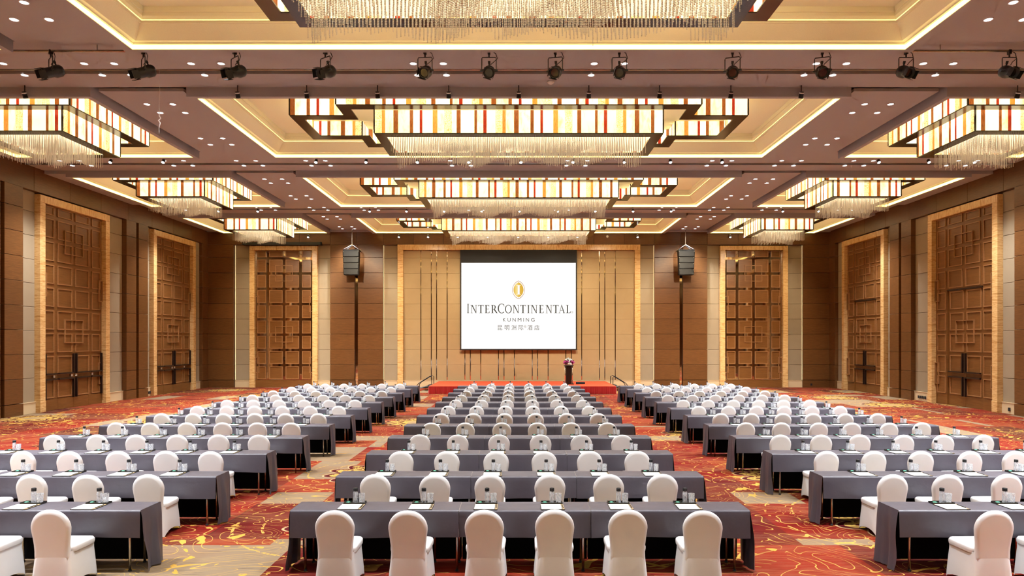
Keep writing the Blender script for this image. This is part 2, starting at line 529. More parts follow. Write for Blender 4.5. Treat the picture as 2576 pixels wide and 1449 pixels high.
def column(w, name, x0, x1, mat, front, depth, z0=Z0, z1=ZN, gap=.012):
    """a column of tiles between x0 and x1, front face at y = -front"""
    n = 0
    z = z0
    while z < z1 - .02:
        t = min(z + TP, z1)
        new(name, tile(x1 - x0 - gap, depth, t - z - gap, .008, mat), w, ((x0 + x1) / 2, -front + depth / 2, (z + t) / 2))
        z = t
        n += 1

def niche(w, x0, x1, leds=(0, 0)):
    column(w, 'fabric_tile', x0, x1, FABRIC, -.07, .06)
    MB().box(x0, x1, .02, .16, 0, Z0 - .03).build('skirting', CREAM_BASE, w)
    MB().box(x0, x1, .0, .16, Z0 - .03, Z0).build('skirting_cap', CREAM_BASE, w)
    for s, x in zip(leds, (x0, x1)):
        if s:
            a, b = (x + .004, x + .03) if x == x0 else (x - .03, x - .004)
            MB().box(a, b, .04, .066, Z0 + .02, ZN - .02).build('niche_light', NICHE, w)

def pilaster(w, x0, x1, front=.10):
    column(w, 'wood_panel', x0, x1, W_WALL, front, .24, 0.0 + .455, ZN)
    MB().box(x0, x1, -front, .14, 0, .44).build('wood_base', W_WALL, w)

def header(w, x0, x1, step=1.85):
    n = max(1, round((x1 - x0) / step)); d = (x1 - x0) / n
    for i in range(n):
        new('header_panel', tile(d - .01, .24, 9.56 - ZN, .008, W_WALL), w, (x0 + d * (i + .5), -.10 + .12, (ZN + 9.56) / 2))

TRIM = [0]
def stone_frame(wloc, wrz, xc, wo, ztop, jw, lh, label):
    TRIM[0] += 1
    t = tag(new('trim_%d' % TRIM[0], None, None, wloc, (0, 0, wrz)), label, 'stone frame', kind='structure')
    y0, y1 = -.16, .13
    for s in (-1, 1):
        x = xc + s * (wo / 2 - jw / 2)
        MB().slab(jw, y1 - y0, ztop - lh - .45, .012).build('jamb', STONE_V, t, (x, (y0 + y1) / 2, .45 + (ztop - lh - .45) / 2))
        MB().slab(jw + .02, y1 - y0 + .02, .448, .012).build('jamb_plinth', STONE_V, t, (x, (y0 + y1) / 2, .224))
    MB().slab(wo, y1 - y0, lh, .012).build('lintel', STONE_H, t, (xc, (y0 + y1) / 2, ztop - lh / 2))
    return t

_lat = {}
def lat_tile(w, h, mat, flush):
    k = (round(w, 3), round(h, 3), mat.name, flush)
    if k not in _lat:
        f = .010 if flush else -.015
        b = MB().box(-w / 2, w / 2, f, .015, -h / 2, h / 2)
        b.frame(-w / 2, w / 2, -h / 2, h / 2, .04, f - .035, f)
        me = b.mesh('lattice_tile', mat); me.materials.append(W_MOULD)
        for p in me.polygons: p.material_index = 0 if p.index < 6 else 1
        _lat[k] = me
    return _lat[k]

DOOR = [0]
def lattice(wloc, wrz, xc, W, ztop, mode, label):
    DOOR[0] += 1
    d = tag(new('door_%d' % DOOR[0], None, None, wloc, (0, 0, wrz)), label, 'door', kind='structure')
    k = W / 3.5
    cols = [(.13, .66), (.85, 1.66), (1.84, 2.65), (2.84, 3.37)]
    rows = [(.50 + TP * n, .50 + TP * n + .77) for n in range(8)] + [(7.90, ztop - .02)]
    x_l = xc - W / 2
    rec = lambda c, r: mode == 'right' and c in (1, 2) and r < 5
    back = MIRROR if mode == 'mirror' else W_DOOR
    if mode == 'right':
        a, b, zt = x_l + .72 * k, x_l + 2.78 * k, 5.07
        MB().box(x_l, a, .045, .12, 0, ztop).build('back_panel', back, d)
        MB().box(b, x_l + W, .045, .12, 0, ztop).build('back_panel', back, d)
        MB().box(a, b, .045, .12, zt, ztop).build('back_panel', back, d)
        for s, (p, q) in enumerate(((a, (a + b) / 2 - .004), ((a + b) / 2 + .004, b))):
            leaf = MB().box(p, q, .105, .135, 0.01, zt).build('door_leaf', back, d)
        MB().box(a, b, .02, .12, zt - .05, zt).build('door_header', W_DARK, d)
    else:
        MB().box(x_l, x_l + W, .045, .12, .46 if mode == 'mirror' else 0, ztop).build('back_panel', back, d)
    if mode != 'right':
        n = 4 if mode == 'left' else 1
        for i in range(n):
            MB().box(x_l + W * i / n + .004, x_l + W * (i + 1) / n - .004, .02, .045, 0.01, .455).build('kick_panel', W_DOOR, d)
    for ci, (a, b) in enumerate(cols):
        for ri, (z0, z1) in enumerate(rows):
            y = .03 + (.06 if rec(ci, ri) else 0)
            new('lattice_tile', lat_tile((b - a) * k, z1 - z0, W_DOOR, mode != 'mirror'), d, (x_l + (a + b) / 2 * k, y, (z0 + z1) / 2))
    for zc in (.46 + 3 * TP - .02, .46 + 7 * TP - .02):
        y = .06 if mode == 'right' and zc < 5 else 0
        MB().frame(xc - .53 * k, xc + .53 * k, zc - .49, zc + .49, .035, y - .02, y + .05).build('square_moulding', W_MOULD, d)
    for zc in (.46 + TP - .02, .46 + 5 * TP - .02):
        for s in (-1, 1):
            x0, x1 = sorted((xc + s * W / 2, xc + s * (W / 2 - .24 * k)))
            MB().frame(x0, x1, zc - .48, zc + .48, .035, -.02, .05).build('edge_moulding', W_MOULD, d)
    if mode in ('left', 'right'):
        zj = .46 + TP - .02
        hy = .03 if mode == 'right' else -.03
        for s in (-1, 1):
            for (za, zb) in ((zj + .09, zj + .92), (zj - .92, zj - .09)):
                MB().box(xc + s * .085 * k - .03, xc + s * .085 * k + .03, hy - .05, hy + .03, za, zb).build('pull_handle', W_DARK, d)
                if mode == 'left':
                    xo = xc + s * (W / 2 - .13 * k)
                    MB().box(xo - .03, xo + .03, hy - .05, hy + .03, za, zb).build('pull_handle', W_DARK, d)
            for z in (zj + .11, zj - .11):
                x0, x1 = sorted((xc + s * .085 * k, xc + s * .92 * k))
                MB().box(x0, x1, hy - .05, hy + .03, z - .03, z + .03).build('pull_handle', W_DARK, d)
                if mode == 'left':
                    x0, x1 = sorted((xc + s * .98 * k, xc + s * (W / 2 - .13 * k)))
                    MB().box(x0, x1, hy - .05, hy + .03, z - .03, z + .03).build('pull_handle', W_DARK, d)
            if mode == 'left':
                for xx in (.13, 1.1):
                    MB().box(xc + s * xx * k - .045, xc + s * xx * k + .045, -.005, .02, zj - .045, zj + .045).build('lock_plate', WHITE, d)
    return d

# back wall, positions in metres from the centre line
w = wall_back
BW = (0, YW, 0)
column(w, 'wood_panel', -XW, -17.25, W_WALL, .10, .24, .455); column(w, 'wood_panel', 17.2, XW, W_WALL, .10, .24, .455)
MB().box(-XW, -17.25, -.10, .14, 0, .44).build('wood_base', W_WALL, w); MB().box(17.2, XW, -.10, .14, 0, .44).build('wood_base', W_WALL, w)
for s in (-1, 1):
    def R(a, b): return tuple(sorted((s * a, s * b)))
    x0, x1 = R(16.26, 17.22); niche(w, x0, x1, (s < 0, s > 0))
    x0, x1 = R(11.42, 12.2); niche(w, x0, x1, (s > 0, s < 0))
    x0, x1 = R(7.34, 8.21); niche(w, x0, x1, (s < 0, s > 0))
    x0, x1 = R(9.93, 11.42); pilaster(w, x0, x1)
    x0, x1 = R(8.21, 9.74); pilaster(w, x0, x1)
    x0, x1 = R(9.74, 9.93); MB().box(x0, x1, .05, .14, 0.02, 9.3).build('mirror_strip', MIRROR, w)
    stone_frame(BW, 0, s * 14.23, 4.1, 8.57, .30, .27, ('striated gold stone frame of the mirrored lattice panel nearest the ' + ('left' if s < 0 else 'right') + ' corner'))
    lattice(BW, 0, s * 14.23, 3.5, 8.30, 'mirror', 'brown lattice panel with bronze mirror gaps on the back wall, ' + ('left' if s < 0 else 'right') + ' of the stage')
header(w, -XW, -11.4); header(w, -11.4, -8.2, 1.6); header(w, -8.2, 8.2); header(w, 8.2, 11.4, 1.6); header(w, 11.4, XW)
stone_frame(BW, 0, .01, 14.68, 8.64, .34, .33, 'wide striated gold stone frame around the stage backdrop')
MB().box(-7.0, 7.0, .03, .14, 0, Z0 - .03).build('skirting', CREAM_BASE, w)
MB().box(-7.0, 7.0, .015, .14, Z0 - .03, Z0).build('skirting_cap', CREAM_BASE, w)
strips = [1058.4, 1084.7, 1098.1, 1124.5, 1169.4, 1183.1, 1209.2, 1253.9, 1267.8, 1293.9, 1339.1, 1352.3, 1378.9, 1423.6, 1437.3, 1463.6, 1508.3, 1521.7, 1548.1]
sx = [(p - 1305) / 41.48 for p in strips]
MB().box(-7.0, 7.0, .1, .14, Z0, 8.3).build('mirror_backing', MIRROR, w)
edges = [-7.0] + sx + [7.02]
for i in range(len(edges) - 1):
    a = edges[i] + (.022 if i else 0); b = edges[i + 1] - (.022 if i < len(edges) - 2 else 0)
    column(w, 'backdrop_tile', a, b, FABRIC_STAGE, -.04, .06, Z0, 8.31, gap=.006)

# side walls: local x runs along the wall
def side_wall(w, loc, rz, sgn, mode, side):
    def R(a, b): return tuple(sorted((sgn * a, sgn * b)))
    for (a, b) in ((25.85, 26.75), (31.3, 32.65), (34.55, 35.05), (39.65, 40.55)):
        x0, x1 = R(a, b); niche(w, x0, x1)
    for (a, b) in ((32.65, 33.5), (33.7, 34.55), (24.9, 25.85), (23.9, 24.72)):
        x0, x1 = R(a, b); pilaster(w, x0, x1, .14)
    x0, x1 = R(40.55, YW); pilaster(w, x0, x1, .12)
    for i in range(8):
        a = YR + i * (23.9 - YR) / 8; b = YR + (i + 1) * (23.9 - YR) / 8
        x0, x1 = R(a, b); pilaster(w, x0, x1, .10)
    x0, x1 = R(YR, YW); header(w, x0, x1, 2.1)
    for n, yc in enumerate((29.02, 37.35)):
        pos = ('nearer', 'farther')[n]
        stone_frame(loc, rz, sgn * yc, 4.55, 8.57, .30, .30, 'striated gold stone frame of the %s door on the %s wall' % (pos, side))
        lattice(loc, rz, sgn * yc, 3.95, 8.27, mode,
                ('brown folding door with dark pull bars, %s one on the %s wall' if mode == 'left' else 'tall brown lattice panel holding a recessed double door, %s one on the %s wall') % (pos, side))
side_wall(wall_left, (-XW, 0, 0), PI / 2, 1, 'left', 'left')
side_wall(wall_right, (XW, 0, 0), -PI / 2, -1, 'right', 'right')

# wall sockets
def socket(loc, rz, n, label):
    t = thing('wall_socket', label, 'socket', loc, rz)
    for i in range(n):
        MB().slab(.11, .02, .13, .006).build('socket_plate', BLACKM, t, ((i - (n - 1) / 2) * .17, 0, .18))
socket((-XW + .01, 34.8, 0), PI / 2, 3, 'row of three black sockets low on the left wall skirting')
socket((XW - .01, 32.0, 0), -PI / 2, 4, 'row of four black sockets on the cream skirting of the right wall')
socket((XW - .01, 26.3, 0), -PI / 2, 1, 'single black socket on the cream skirting by the nearer right door')
socket((17.7, YW - .11, 0), 0, 1, 'small dark socket on the wood base in the right back corner')

# ------------------------------------------------------------------ chandeliers
def strands(hx, hy, dx, dy, seed):
    rng = np.random.default_rng(seed)
    xs = np.arange(-hx, hx + 1e-6, dx); ys = np.arange(-hy, hy + 1e-6, dy)
    pts = []
    pitch, r = .029, .0140
    for j, y in enumerate(ys):
        for i, x in enumerate(xs):
            xx = x + (dx / 2 if j % 2 else 0) + rng.normal(0, .006); yy = y + rng.normal(0, .008)
            L = .47 + .07 * math.sin(x * 2.3 + seed) + .05 * math.sin(x * 5.1 + y * 2 + 1.3) + .03 * math.sin(y * 4)
            ph = (x * .55 + .3 * math.sin(y * 1.5) + 10) % 1.0        # saw-tooth waves
            L += .15 * (1 - ph) - .075 + rng.normal(0, .012)
            n = int(max(.16, L) / pitch)
            k = np.arange(n)
            pts.append(np.stack([np.full(n, xx), np.full(n, yy), -(k + .5) * pitch], 1))
    P = np.concatenate(pts)
    o = np.array([(1, 0, 0), (0, 1, 0), (-1, 0, 0), (0, -1, 0), (0, 0, 1.1), (0, 0, -1.1)]) * r
    t = np.array([(0, 1, 4), (1, 2, 4), (2, 3, 4), (3, 0, 4), (1, 0, 5), (2, 1, 5), (3, 2, 5), (0, 3, 5)])
    V = (P[:, None, :] + o[None]).reshape(-1, 3)
    T = (t[None] + (np.arange(len(P)) * 6)[:, None, None]).reshape(-1, 3)
    return tri_mesh('crystal_strands', V, T, CRYSTAL)

_pane = {}
def pane_mesh(w, h, m):
    k = (round(w, 2), round(h, 2), m.name)
    if k not in _pane:
        _pane[k] = MB().box(-w / 2, w / 2, -.012, .012, -h / 2, h / 2).mesh('pane', m)
    return _pane[k]

PAT = [(P_CREAM, .34), (P_BROWN, .10), (P_WHITE, .19), (P_RED, .08), (P_WHITE, .30), (P_AMBER, .14), (P_CREAM, .20), (P_CRACK, .22), (P_WHITE, .14),
       (P_BROWN, .12), (P_WHITE, .40), (P_BROWN, .08), (P_CREAM, .18), (P_RED, .10), (P_WHITE, .26), (P_CRACK, .20), (P_AMBER, .10), (P_CREAM, .24), (P_BROWN, .14)]

def tier(parent, name, loop, z0, z1, band, seed, dim_top=None):
    """ring of panes along a rectilinear loop (counter-clockwise), dark band below and a thin rail above"""
    n = len(loop)
    fr = MB()
    T = .03
    # inner loop of the bottom band
    inn = []
    for i in range(n):
        p, q, r = Vector(loop[i - 1]), Vector(loop[i]), Vector(loop[(i + 1) % n])
        d1 = (q - p).normalized(); d2 = (r - q).normalized()
        n1 = Vector((-d1.y, d1.x)); n2 = Vector((-d2.y, d2.x))
        inn.append(q + (n1 + n2) * band)
    vs = [(p[0], p[1], z0) for p in loop] + [(p.x, p.y, z0) for p in inn] + [(p[0], p[1], z0 - T) for p in loop] + [(p.x, p.y, z0 - T) for p in inn]
    fs = []
    for i in range(n):
        j = (i + 1) % n
        fs += [(i, n + i, n + j, j)[::-1], (2 * n + i, 3 * n + i, 3 * n + j, 2 * n + j), (i, 2 * n + i, 2 * n + j, j), (n + i, 3 * n + i, 3 * n + j, n + j)[::-1]]
    fr.add(vs, fs)
    for i in range(n):
        fr.box(loop[i][0] - .02, loop[i][0] + .02, loop[i][1] - .02, loop[i][1] + .02, z0, z1)
    t = fr.build(name, DARKFRAME, parent)
    rng = random.Random(seed)
    bars = MB()
    k = rng.randrange(len(PAT))
    for i in range(n):
        p, q = Vector(loop[i]), Vector(loop[(i + 1) % n])
        L = (q - p).length; d = (q - p) / L
        ang = math.atan2(d.y, d.x)
        x = .02
        while x < L - .03:
            m, w = PAT[k % len(PAT)]; k += 1
            w = min(w, L - .02 - x)
            if L - .02 - (x + w) < .07: w = L - .02 - x
            w = round(w, 2) if x + round(w, 2) <= L else w
            c = p + d * (x + w / 2)
            zt = dim_top if dim_top else z1
            new('pane', pane_mesh(w - .006, zt - z0, m), t, (c.x, c.y, (z0 + zt) / 2), (0, 0, ang))
            if m in (P_WHITE,) :
                e = p + d * (x + w)
            x += w
        if dim_top:
            c = (p + q) / 2
            new('unlit_strip', MB().box(-L / 2 + .02, L / 2 - .02, -.012, .012, 0, z1 - dim_top - .004).mesh('unlit_strip', P_DIM), t, (c.x, c.y, dim_top + .004), (0, 0, ang))
    return t

def make_chandelier(name, loopA, loopB, hxs, hys, label, seed, dx, dy):
    c = thing(name, label, 'chandelier', (0, 0, 0), 0, 'stepped glass and crystal chandeliers')
    tier(c, 'upper_tier', loopA, 9.436, 10.0, .34, seed)
    tier(c, 'lower_tier', loopB, 8.90, 9.98, .31, seed + 1, dim_top=9.565)
    hb, vb = abs(loopB[0][0]) - .3, abs(loopB[0][1]) - .3
    MB().box(-hb, hb, -vb, vb, 8.95, 8.99).build('light_panel', DIFF, c)
    s = new('crystal_strands', strands(hxs, hys, dx, dy, seed), c, (0, 0, 8.93)); s['kind'] = 'stuff'
    return c

def rect(a, b): return [(-a, -b), (a, -b), (a, b), (-a, b)]
A1, A2, B1, B2 = 6.72, 5.12, 1.16, 2.07
plus = [(-A2, -B2), (A2, -B2), (A2, -B1), (A1, -B1), (A1, B1), (A2, B1), (A2, B2), (-A2, B2), (-A2, B1), (-A1, B1), (-A1, -B1), (-A2, -B1)]
CH_Y = [-5.8, 3.1, 12.0, 21.17, 30.1, 38.65]  # first two rows unseen, added to light the chair backs from behind
ROWN = ['unseen sixth from the back', 'unseen fifth from the back', 'nearest', 'second nearest', 'third nearest', 'farthest']
cc = make_chandelier('crystal_chandelier', plus, rect(4.23, 1.19), 3.80, .84, '', 11, .07, .19)
cs = make_chandelier('crystal_chandelier', rect(2.05, 2.05), rect(1.43, 1.43), 1.08, 1.08, '', 5, .065, .18)
first = {'c': True, 's': True}
for i, y in enumerate(CH_Y):
    lb = 'long stepped glass chandelier with crystal strands, %s of the centre line' % ROWN[i]
    if first['c']:
        cc.location = (0, y, 0); cc['label'] = lb; first['c'] = False
    else: dup(cc, (0, y, 0), None, lb)
    for s in (-1, 1):
        lb = 'square glass chandelier with crystal strands, %s along the %s wall' % (ROWN[i], 'left' if s < 0 else 'right')
        loc = (s * 14.63, y, 0)
        rz = 0 if s < 0 else PI / 2
        if first['s']:
            cs.location = loc; cs['label'] = lb; first['s'] = False
        else: dup(cs, loc, (0, 0, rz), lb)

# ------------------------------------------------------------------ downlights
ring_me = MB().lathe([(.080, 0), (.097, 0), (.097, -.008), (.080, -.012), (.077, -.002)], 14, cap0=False, cap1=False).mesh('downlight', WHITE, True)
lens_me = MB().lathe([(.079, .003), (.079, -.003)], 14).mesh('lens', LENS)
spot_data = bpy.data.lights.new('downlight_beam', 'SPOT')
spot_data.energy = DOWN_W; spot_data.spot_size = math.radians(106); spot_data.spot_blend = 1.0; spot_data.shadow_soft_size = .30
spot_data.color = (.93, .965, 1.0)
CORN = [('near left', -.365, -.36), ('near right', .365, -.36), ('far left', -.365, .36), ('far right', .365, .36)]
def cluster(x, y, z, where, full=True, lit=True):
    for (cn, dx, dy) in (CORN if full else CORN[:1]):
        o = new('downlight', ring_me, None, (x + dx, y + dy, z - .001))
        tag(o, 'lit recessed downlight, %s of four, %s' % (cn, where), 'downlight', 'recessed ceiling downlights')
        new('lens', lens_me, o)
    if lit: new('downlight_beam', spot_data, None, (x, y, z - .06))
BN = ['unseen rear', 'unseen overhead', 'nearest', 'middle', 'farthest']  # lamps of the first two beams are unseen, added for the front rows
for bi, (y0, y1) in enumerate(BEAMS):
    yc = (y0 + y1) / 2 + .19
    xs = [-12.9, -10.2, -7.6, -2.2, 2.2, 7.6, 10.2, 12.9] + ([-16.8, 16.8] if bi > 1 else [])
    for x in xs:
        rank = sorted(xs).index(x)
        cluster(x, yc, Z_SOF, '%s cluster from left on the %s ceiling beam' % (ORD[rank], BN[bi]), bi > 1)
for bi, (y0, y1) in enumerate(BAYS):  # first two bays out of view, their clusters added for the front rows
    yc = (y0 + y1) / 2
    for s in (-1, 1):
        for k, dy in enumerate((-1.62, 1.62)):
            n = (len(BAYS) - 1 - bi) * 2 + (1 - k)
            cluster(s * 10.13, yc + dy, 9.50, '%s cluster from the back wall, %s ceiling strip' % (ORD[n], 'left' if s < 0 else 'right'), bi > 2 or (bi == 2 and k == 1), bi > 0)

# ------------------------------------------------------------------ theatre spotlights on a pipe
pipe = MB().tube([(-XW + .05, 15.55, 9.42), (XW - .05, 15.55, 9.42)], .03, 8).build('lighting_pipe', STEEL)
tag(pipe, 'long steel lighting pipe below the nearest ceiling beam', 'pipe')
for x in (-18.2, -9.6, 9.6, 18.2):
    MB().tube([(x, 15.55, 9.42), (x, 15.55, Z_SOF)], .012, 6).build('pipe_hanger', STEEL, pipe)
def theatre_spot(label):
    t = thing('theatre_spotlight', label, 'spotlight', group='black theatre spotlights on the pipe')
    MB().box(-.03, .03, -.04, .04, -.06, .04).tube([(0, 0, -.05), (0, 0, -.13)], .018, 6).build('clamp', BLACK, t)
    MB().tube([(-.165, 0, -.42), (-.165, 0, -.16), (-.15, 0, -.13), (.15, 0, -.13), (.165, 0, -.16), (.165, 0, -.42)], .011, 6).build('yoke', BLACK, t)
    body = MB().lathe([(.03, .20), (.10, .19), (.135, .14), (.14, .02), (.115, -.03), (.115, -.20), (.125, -.21), (.125, -.24), (.095, -.24), (.09, -.15)], 16).build('body', BLACK, t, (0, .06, -.44), (-1.12, 0, 0), True)
    MB().lathe([(.088, -.16), (.088, -.165)], 14).build('lens', plain_lens, body)
    for k in range(4):
        a = k * PI / 2 + .3
        MB().box(-.09, .09, .118, .126, -.34, -.20).build('shutter_blade', BLACK, body, (0, 0, 0), (0, 0, a))
    MB().tube([(0, 0, .1), (0, -.19, .11)], .02, 6).tube([(0, -.17, .11), (0, -.23, .11)], .03, 6).build('knob', BLACK, body)
    MB().tube([(-.20, 0, -.43), (.20, 0, -.43)], .022, 6).build('pivot_bolt', BLACK, t)
    MB().tube([(.03, .0, -.30), (.10, .05, -.22), (.19, .04, -.14), (.15, .02, -.03), (.08, 0, 0)], .009, 5).build('cable', BLACK, t)
    return t
plain_lens = plain('dark_lens', (.02, .02, .025), .05, spec=1.0)
px = [127, 360, 590, 818, 1069, 1230, 1397, 1558, 1843, 2069, 2280, 2540]
yaw = [-.75, -.85, -.7, -.6, -.1, 0, -.2, -.1, -.3, -.3, 0, 0]
ts0 = theatre_spot('')
for i, u in enumerate(px):
    lb = 'black theatre spotlight with barn doors, %s from the left on the pipe' % ORD[i]
    loc = ((u - U0) / 110.5, 15.55, 9.40)
    if i == 0: ts0.location = loc; ts0.rotation_euler.z = yaw[0]; ts0['label'] = lb
    else: dup(ts0, loc, (0, 0, yaw[i]), lb)

# ------------------------------------------------------------------ small track spotlights
def track_spot(label, hot):
    t = thing('track_spotlight', label, 'spotlight', group='small track spotlights')
    MB().tube([(0, 0, 0), (0, 0, -.20)], .014, 6).build('stem', BLACK, t)
    h = MB().lathe([(.03, .085), (.055, .075), (.058, -.05), (.062, -.05), (.062, -.085), (.05, -.085)], 12).build('head', BLACK, t, (0, 0, -.25), (-.5 if hot else .5, 0, 0), True)
    MB().lathe([(.05, -.084), (.05, -.09)], 12).build('lens', LENS_HOT if hot else WHITE, h)
    MB().lathe([(.0595, .03), (.0595, .06)], 12).build('white_band', WHITE, h)
    return t
cold = track_spot('', False); hot = track_spot('', True)
rows = [(cold, 18.02, Z_SOF, [-13.04, -7.42, -5.6, -3.73, -1.85, 0, 1.85, 3.72, 5.6, 7.46, 13.17], 'black track spotlight on a stem, %s from left on the nearest beam'),
        (hot, 24.6, Z_SOF, [-14.7, -12.8, -7.3, -5.5, -3.65, -1.8, .08, 1.95, 3.8, 5.46, 7.32, 12.96, 14.76, 16.4], 'glaring track spotlight, %s from left on the middle beam'),
        (hot, 33.9, Z_SOF, [-14.9, -12.95, -7.4, -5.57, -3.7, -1.84, .04, 1.94, 3.8, 5.67, 7.56, 13.1, 14.87], 'glaring track spotlight, %s from left on the farthest beam'),
        (hot, 41.2, 9.40, [-12.7, -7.23, -5.47, -3.68, -1.87, -.03, 1.78, 3.54, 7.17, 12.76], 'glaring track spotlight, %s from left along the back wall')]
used = set()
for (src, y, z, xs, lb) in rows:
    for i, x in enumerate(xs):
        if id(src) not in used:
            used.add(id(src)); src.location = (x, y, z); src['label'] = lb % ORD[i]
        else: dup(src, (x, y, z), None, lb % ORD[i])
# lamps added at the farthest beam, apart from the track heads, wash the stage wall
st = bpy.data.lights.new('stage_beam', 'SPOT')
st.energy = STAGE_W; st.spot_size = math.radians(62); st.spot_blend = .8; st.shadow_soft_size = .12; st.color = (1.0, .86, .62)
for x in (-14.2, -9.9, -5.6, -1.9, 1.9, 5.6, 9.9, 14.2):
    o = new('stage_beam', st, None, (x, 33.9, 9.15))
    o.rotation_euler = (Vector((x, YW, 4.2)) - Vector(o.location)).to_track_quat('-Z', 'Y').to_euler()

# small ceiling and wall fittings
t = tag(MB().lathe([(.09, 0), (.09, -.03), (.06, -.06), (.03, -.075), (.005, -.078)], 14).build('smoke_detector', WHITE, None, (.83, 17.75, Z_SOF), (0, 0, 0), True), 'round white smoke detector on the nearest ceiling beam', 'smoke detector')
cm = thing('dome_camera', 'white dome camera high on the wood header above the stage', 'camera', (5.35, YW - .12, 9.12))
MB().lathe([(.07, .05), (.075, 0), (.06, -.05), (.03, -.075), (.004, -.08)], 12).build('dome', WHITE, cm, (0, -.07, 0), (0, 0, 0), True)
MB().box(-.03, .03, -.07, .02, .03, .08).build('bracket', WHITE, cm)
rb = MB()
pts = [(0, 0, 0), (.01, 0, -.5), (-.01, .01, -.9), (.0, .0, -1.15), (.03, .01, -1.2), (-.02, .0, -1.26), (.02, 0, -1.32), (-.01, 0, -1.45), (0, 0, -1.58)]
rb.tube(pts, [.004, .004, .008, .014, .012, .014, .012, .006, .003], 5)
tag(rb.build('hanging_ribbon', WHITE, None, (-8.95, 17.0, Z_SOF)), 'thin pale ribbon dangling from the nearest ceiling beam', 'ribbon')
hs = thing('projector_screen_housing', 'long black retracted screen housing above the left back lattice panel', 'screen housing', (-14.25, YW - .245, 8.60))
MB().box(-2.3, 2.3, -.12, .12, 0, .16).build('housing', BLACK, hs); MB().box(-2.36, -2.3, -.13, .13, -.01, .17).build('end_cap', BLACKM, hs); MB().box(2.3, 2.36, -.13, .13, -.01, .17).build('end_cap', BLACKM, hs)

# ------------------------------------------------------------------ line-array loudspeakers
for s in (-1, 1):
    sp = thing('hanging_loudspeaker', 'black line array loudspeaker hanging on a rod %s of the stage' % ('left' if s < 0 else 'right'), 'loudspeaker', (s * 9.9, 40.55, 0), 0, 'hanging loudspeakers')
    MB().tube([(0, 0, 9.50), (0, 0, 8.52)], .02, 8).build('rod', STEEL, sp)
    br = MB()
    for (dx, dy) in ((-.44, -.25), (.44, -.25), (.44, .25), (-.44, .25)):
        br.tube([(0, 0, 8.52), (dx, dy, 8.22)], .03, 6)
    br.lathe([(.02, -.06), (.06, -.04), (.06, .04), (.02, .06)], 10, (0, 0, 8.52))
    br.build('bracket', CHROME, sp)
    MB().frame(-.47, .47, 8.14, 8.22, .03, -.30, .30).build('top_frame', BLACK, sp)
    z = 8.14
    for k in range(4):
        h = .345; ww = .49 - k * .012
        c = MB()
        y0, y1 = -.30 + k * .012, .26
        c.add([(-ww, y0, z), (ww, y0, z), (ww * .86, y1, z), (-ww * .86, y1, z), (-ww + .012, y0 + .03, z - h), (ww - .012, y0 + .03, z - h), (ww * .85, y1, z - h), (-ww * .85, y1, z - h)],
              [(0, 1, 2, 3), (7, 6, 5, 4), (4, 5, 1, 0), (5, 6, 2, 1), (6, 7, 3, 2), (7, 4, 0, 3)])
        cab = c.build('cabinet', BLACKM, sp, (0, 0, 0))
        MB().box(-ww + .05, ww - .05, y0 - .006, y0 + .02, z - h + .03, z - .02).build('grille', BLACK, cab)
        for q in (-1, 1):
            MB().lathe([(.015, 0), (.015, .012)], 8).build('bolt', CHROME, cab, (q * (ww - .05), y0 - .012, z - .06), (PI / 2, 0, 0))
        z -= h + .012

# ------------------------------------------------------------------ projection screen with the lettering
SY = 41.22
s_m = (F_PX / SY)
def SX(u): return (1150 + u / 5.797 - U0) / s_m
def SZ(v): return CAM_H + (V0 - 640 - v / 5.797) / s_m
SCREEN_W = plain('projected_white', (.12, .12, .12), .8, emit=(1, 1, 1), es=.72, spec=.1)
INK = plain('projected_ink', (.01, .01, .01), .8, emit=(.05, .05, .043), es=1.0, spec=.1)
def gold_mat():
    t = NT('projected_gold')
    v = t.coords((1, 1, 1), False)
    sx_ = t.add('ShaderNodeSeparateXYZ', {0: v})
    f = t.math('MULTIPLY_ADD', sx_.outputs[0], 1.1, .5, clamp=True)
    c = t.ramp(f, [(0, (.55, .30, .02)), (.22, (.72, .45, .05)), (.36, (.85, .68, .25)), (.55, (.66, .40, .03)), (1, (.62, .36, .02))])
    t.set(col=(.05, .035, .01), rough=.8, emit=c, es=.72)
    return t.m
INK_BROWN = plain('projected_brown', (.03, .02, .01), .6, emit=(.24, .10, .03), es=1.0)
INK.cycles.emission_sampling = 'NONE'; INK_BROWN.cycles.emission_sampling = 'NONE'
scr = thing('projection_screen', 'large white projection screen with hotel logo hanging over the stage', 'screen', (0, SY, 0))
MB().box(SX(45), SX(1745), .0, .03, SZ(1392), 8.31).build('screen_cloth', BLACKM, scr)
MB().box(SX(62), SX(1730), -.01, .001, SZ(1377), SZ(124)).build('picture_area', SCREEN_W, scr)
MB().box(SX(38), SX(1750), -.02, .05, SZ(1395), SZ(1380)).build('bottom_bar', BLACK, scr)

def lens_shape(hw, hh, n=16):
    """pointed oval made of two arcs"""
    R = (hw * hw + hh * hh) / (2 * hw)
    a = math.asin(hh / R)
    r = [(R * math.cos(-a + 2 * a * i / n) - (R - hw), R * math.sin(-a + 2 * a * i / n)) for i in range(n + 1)]
    return r + [(-x, z) for x, z in r[-2:0:-1]]
ec = ((SX(895)), SZ(517)); k = 1 / (5.797 * s_m)
em = new('emblem', MB().poly(lens_shape(92 * k, 135 * k), -.013, -.010).mesh('emblem', INK_BROWN), scr, (ec[0], 0, ec[1]))
new('emblem_ring', MB().poly(lens_shape(86 * k, 126 * k), -.015, -.0131).mesh('emblem_ring', SCREEN_W), em)
new('emblem_field', MB().poly(lens_shape(73 * k, 112 * k), -.017, -.0151).mesh('emblem_field', gold_mat()), em)

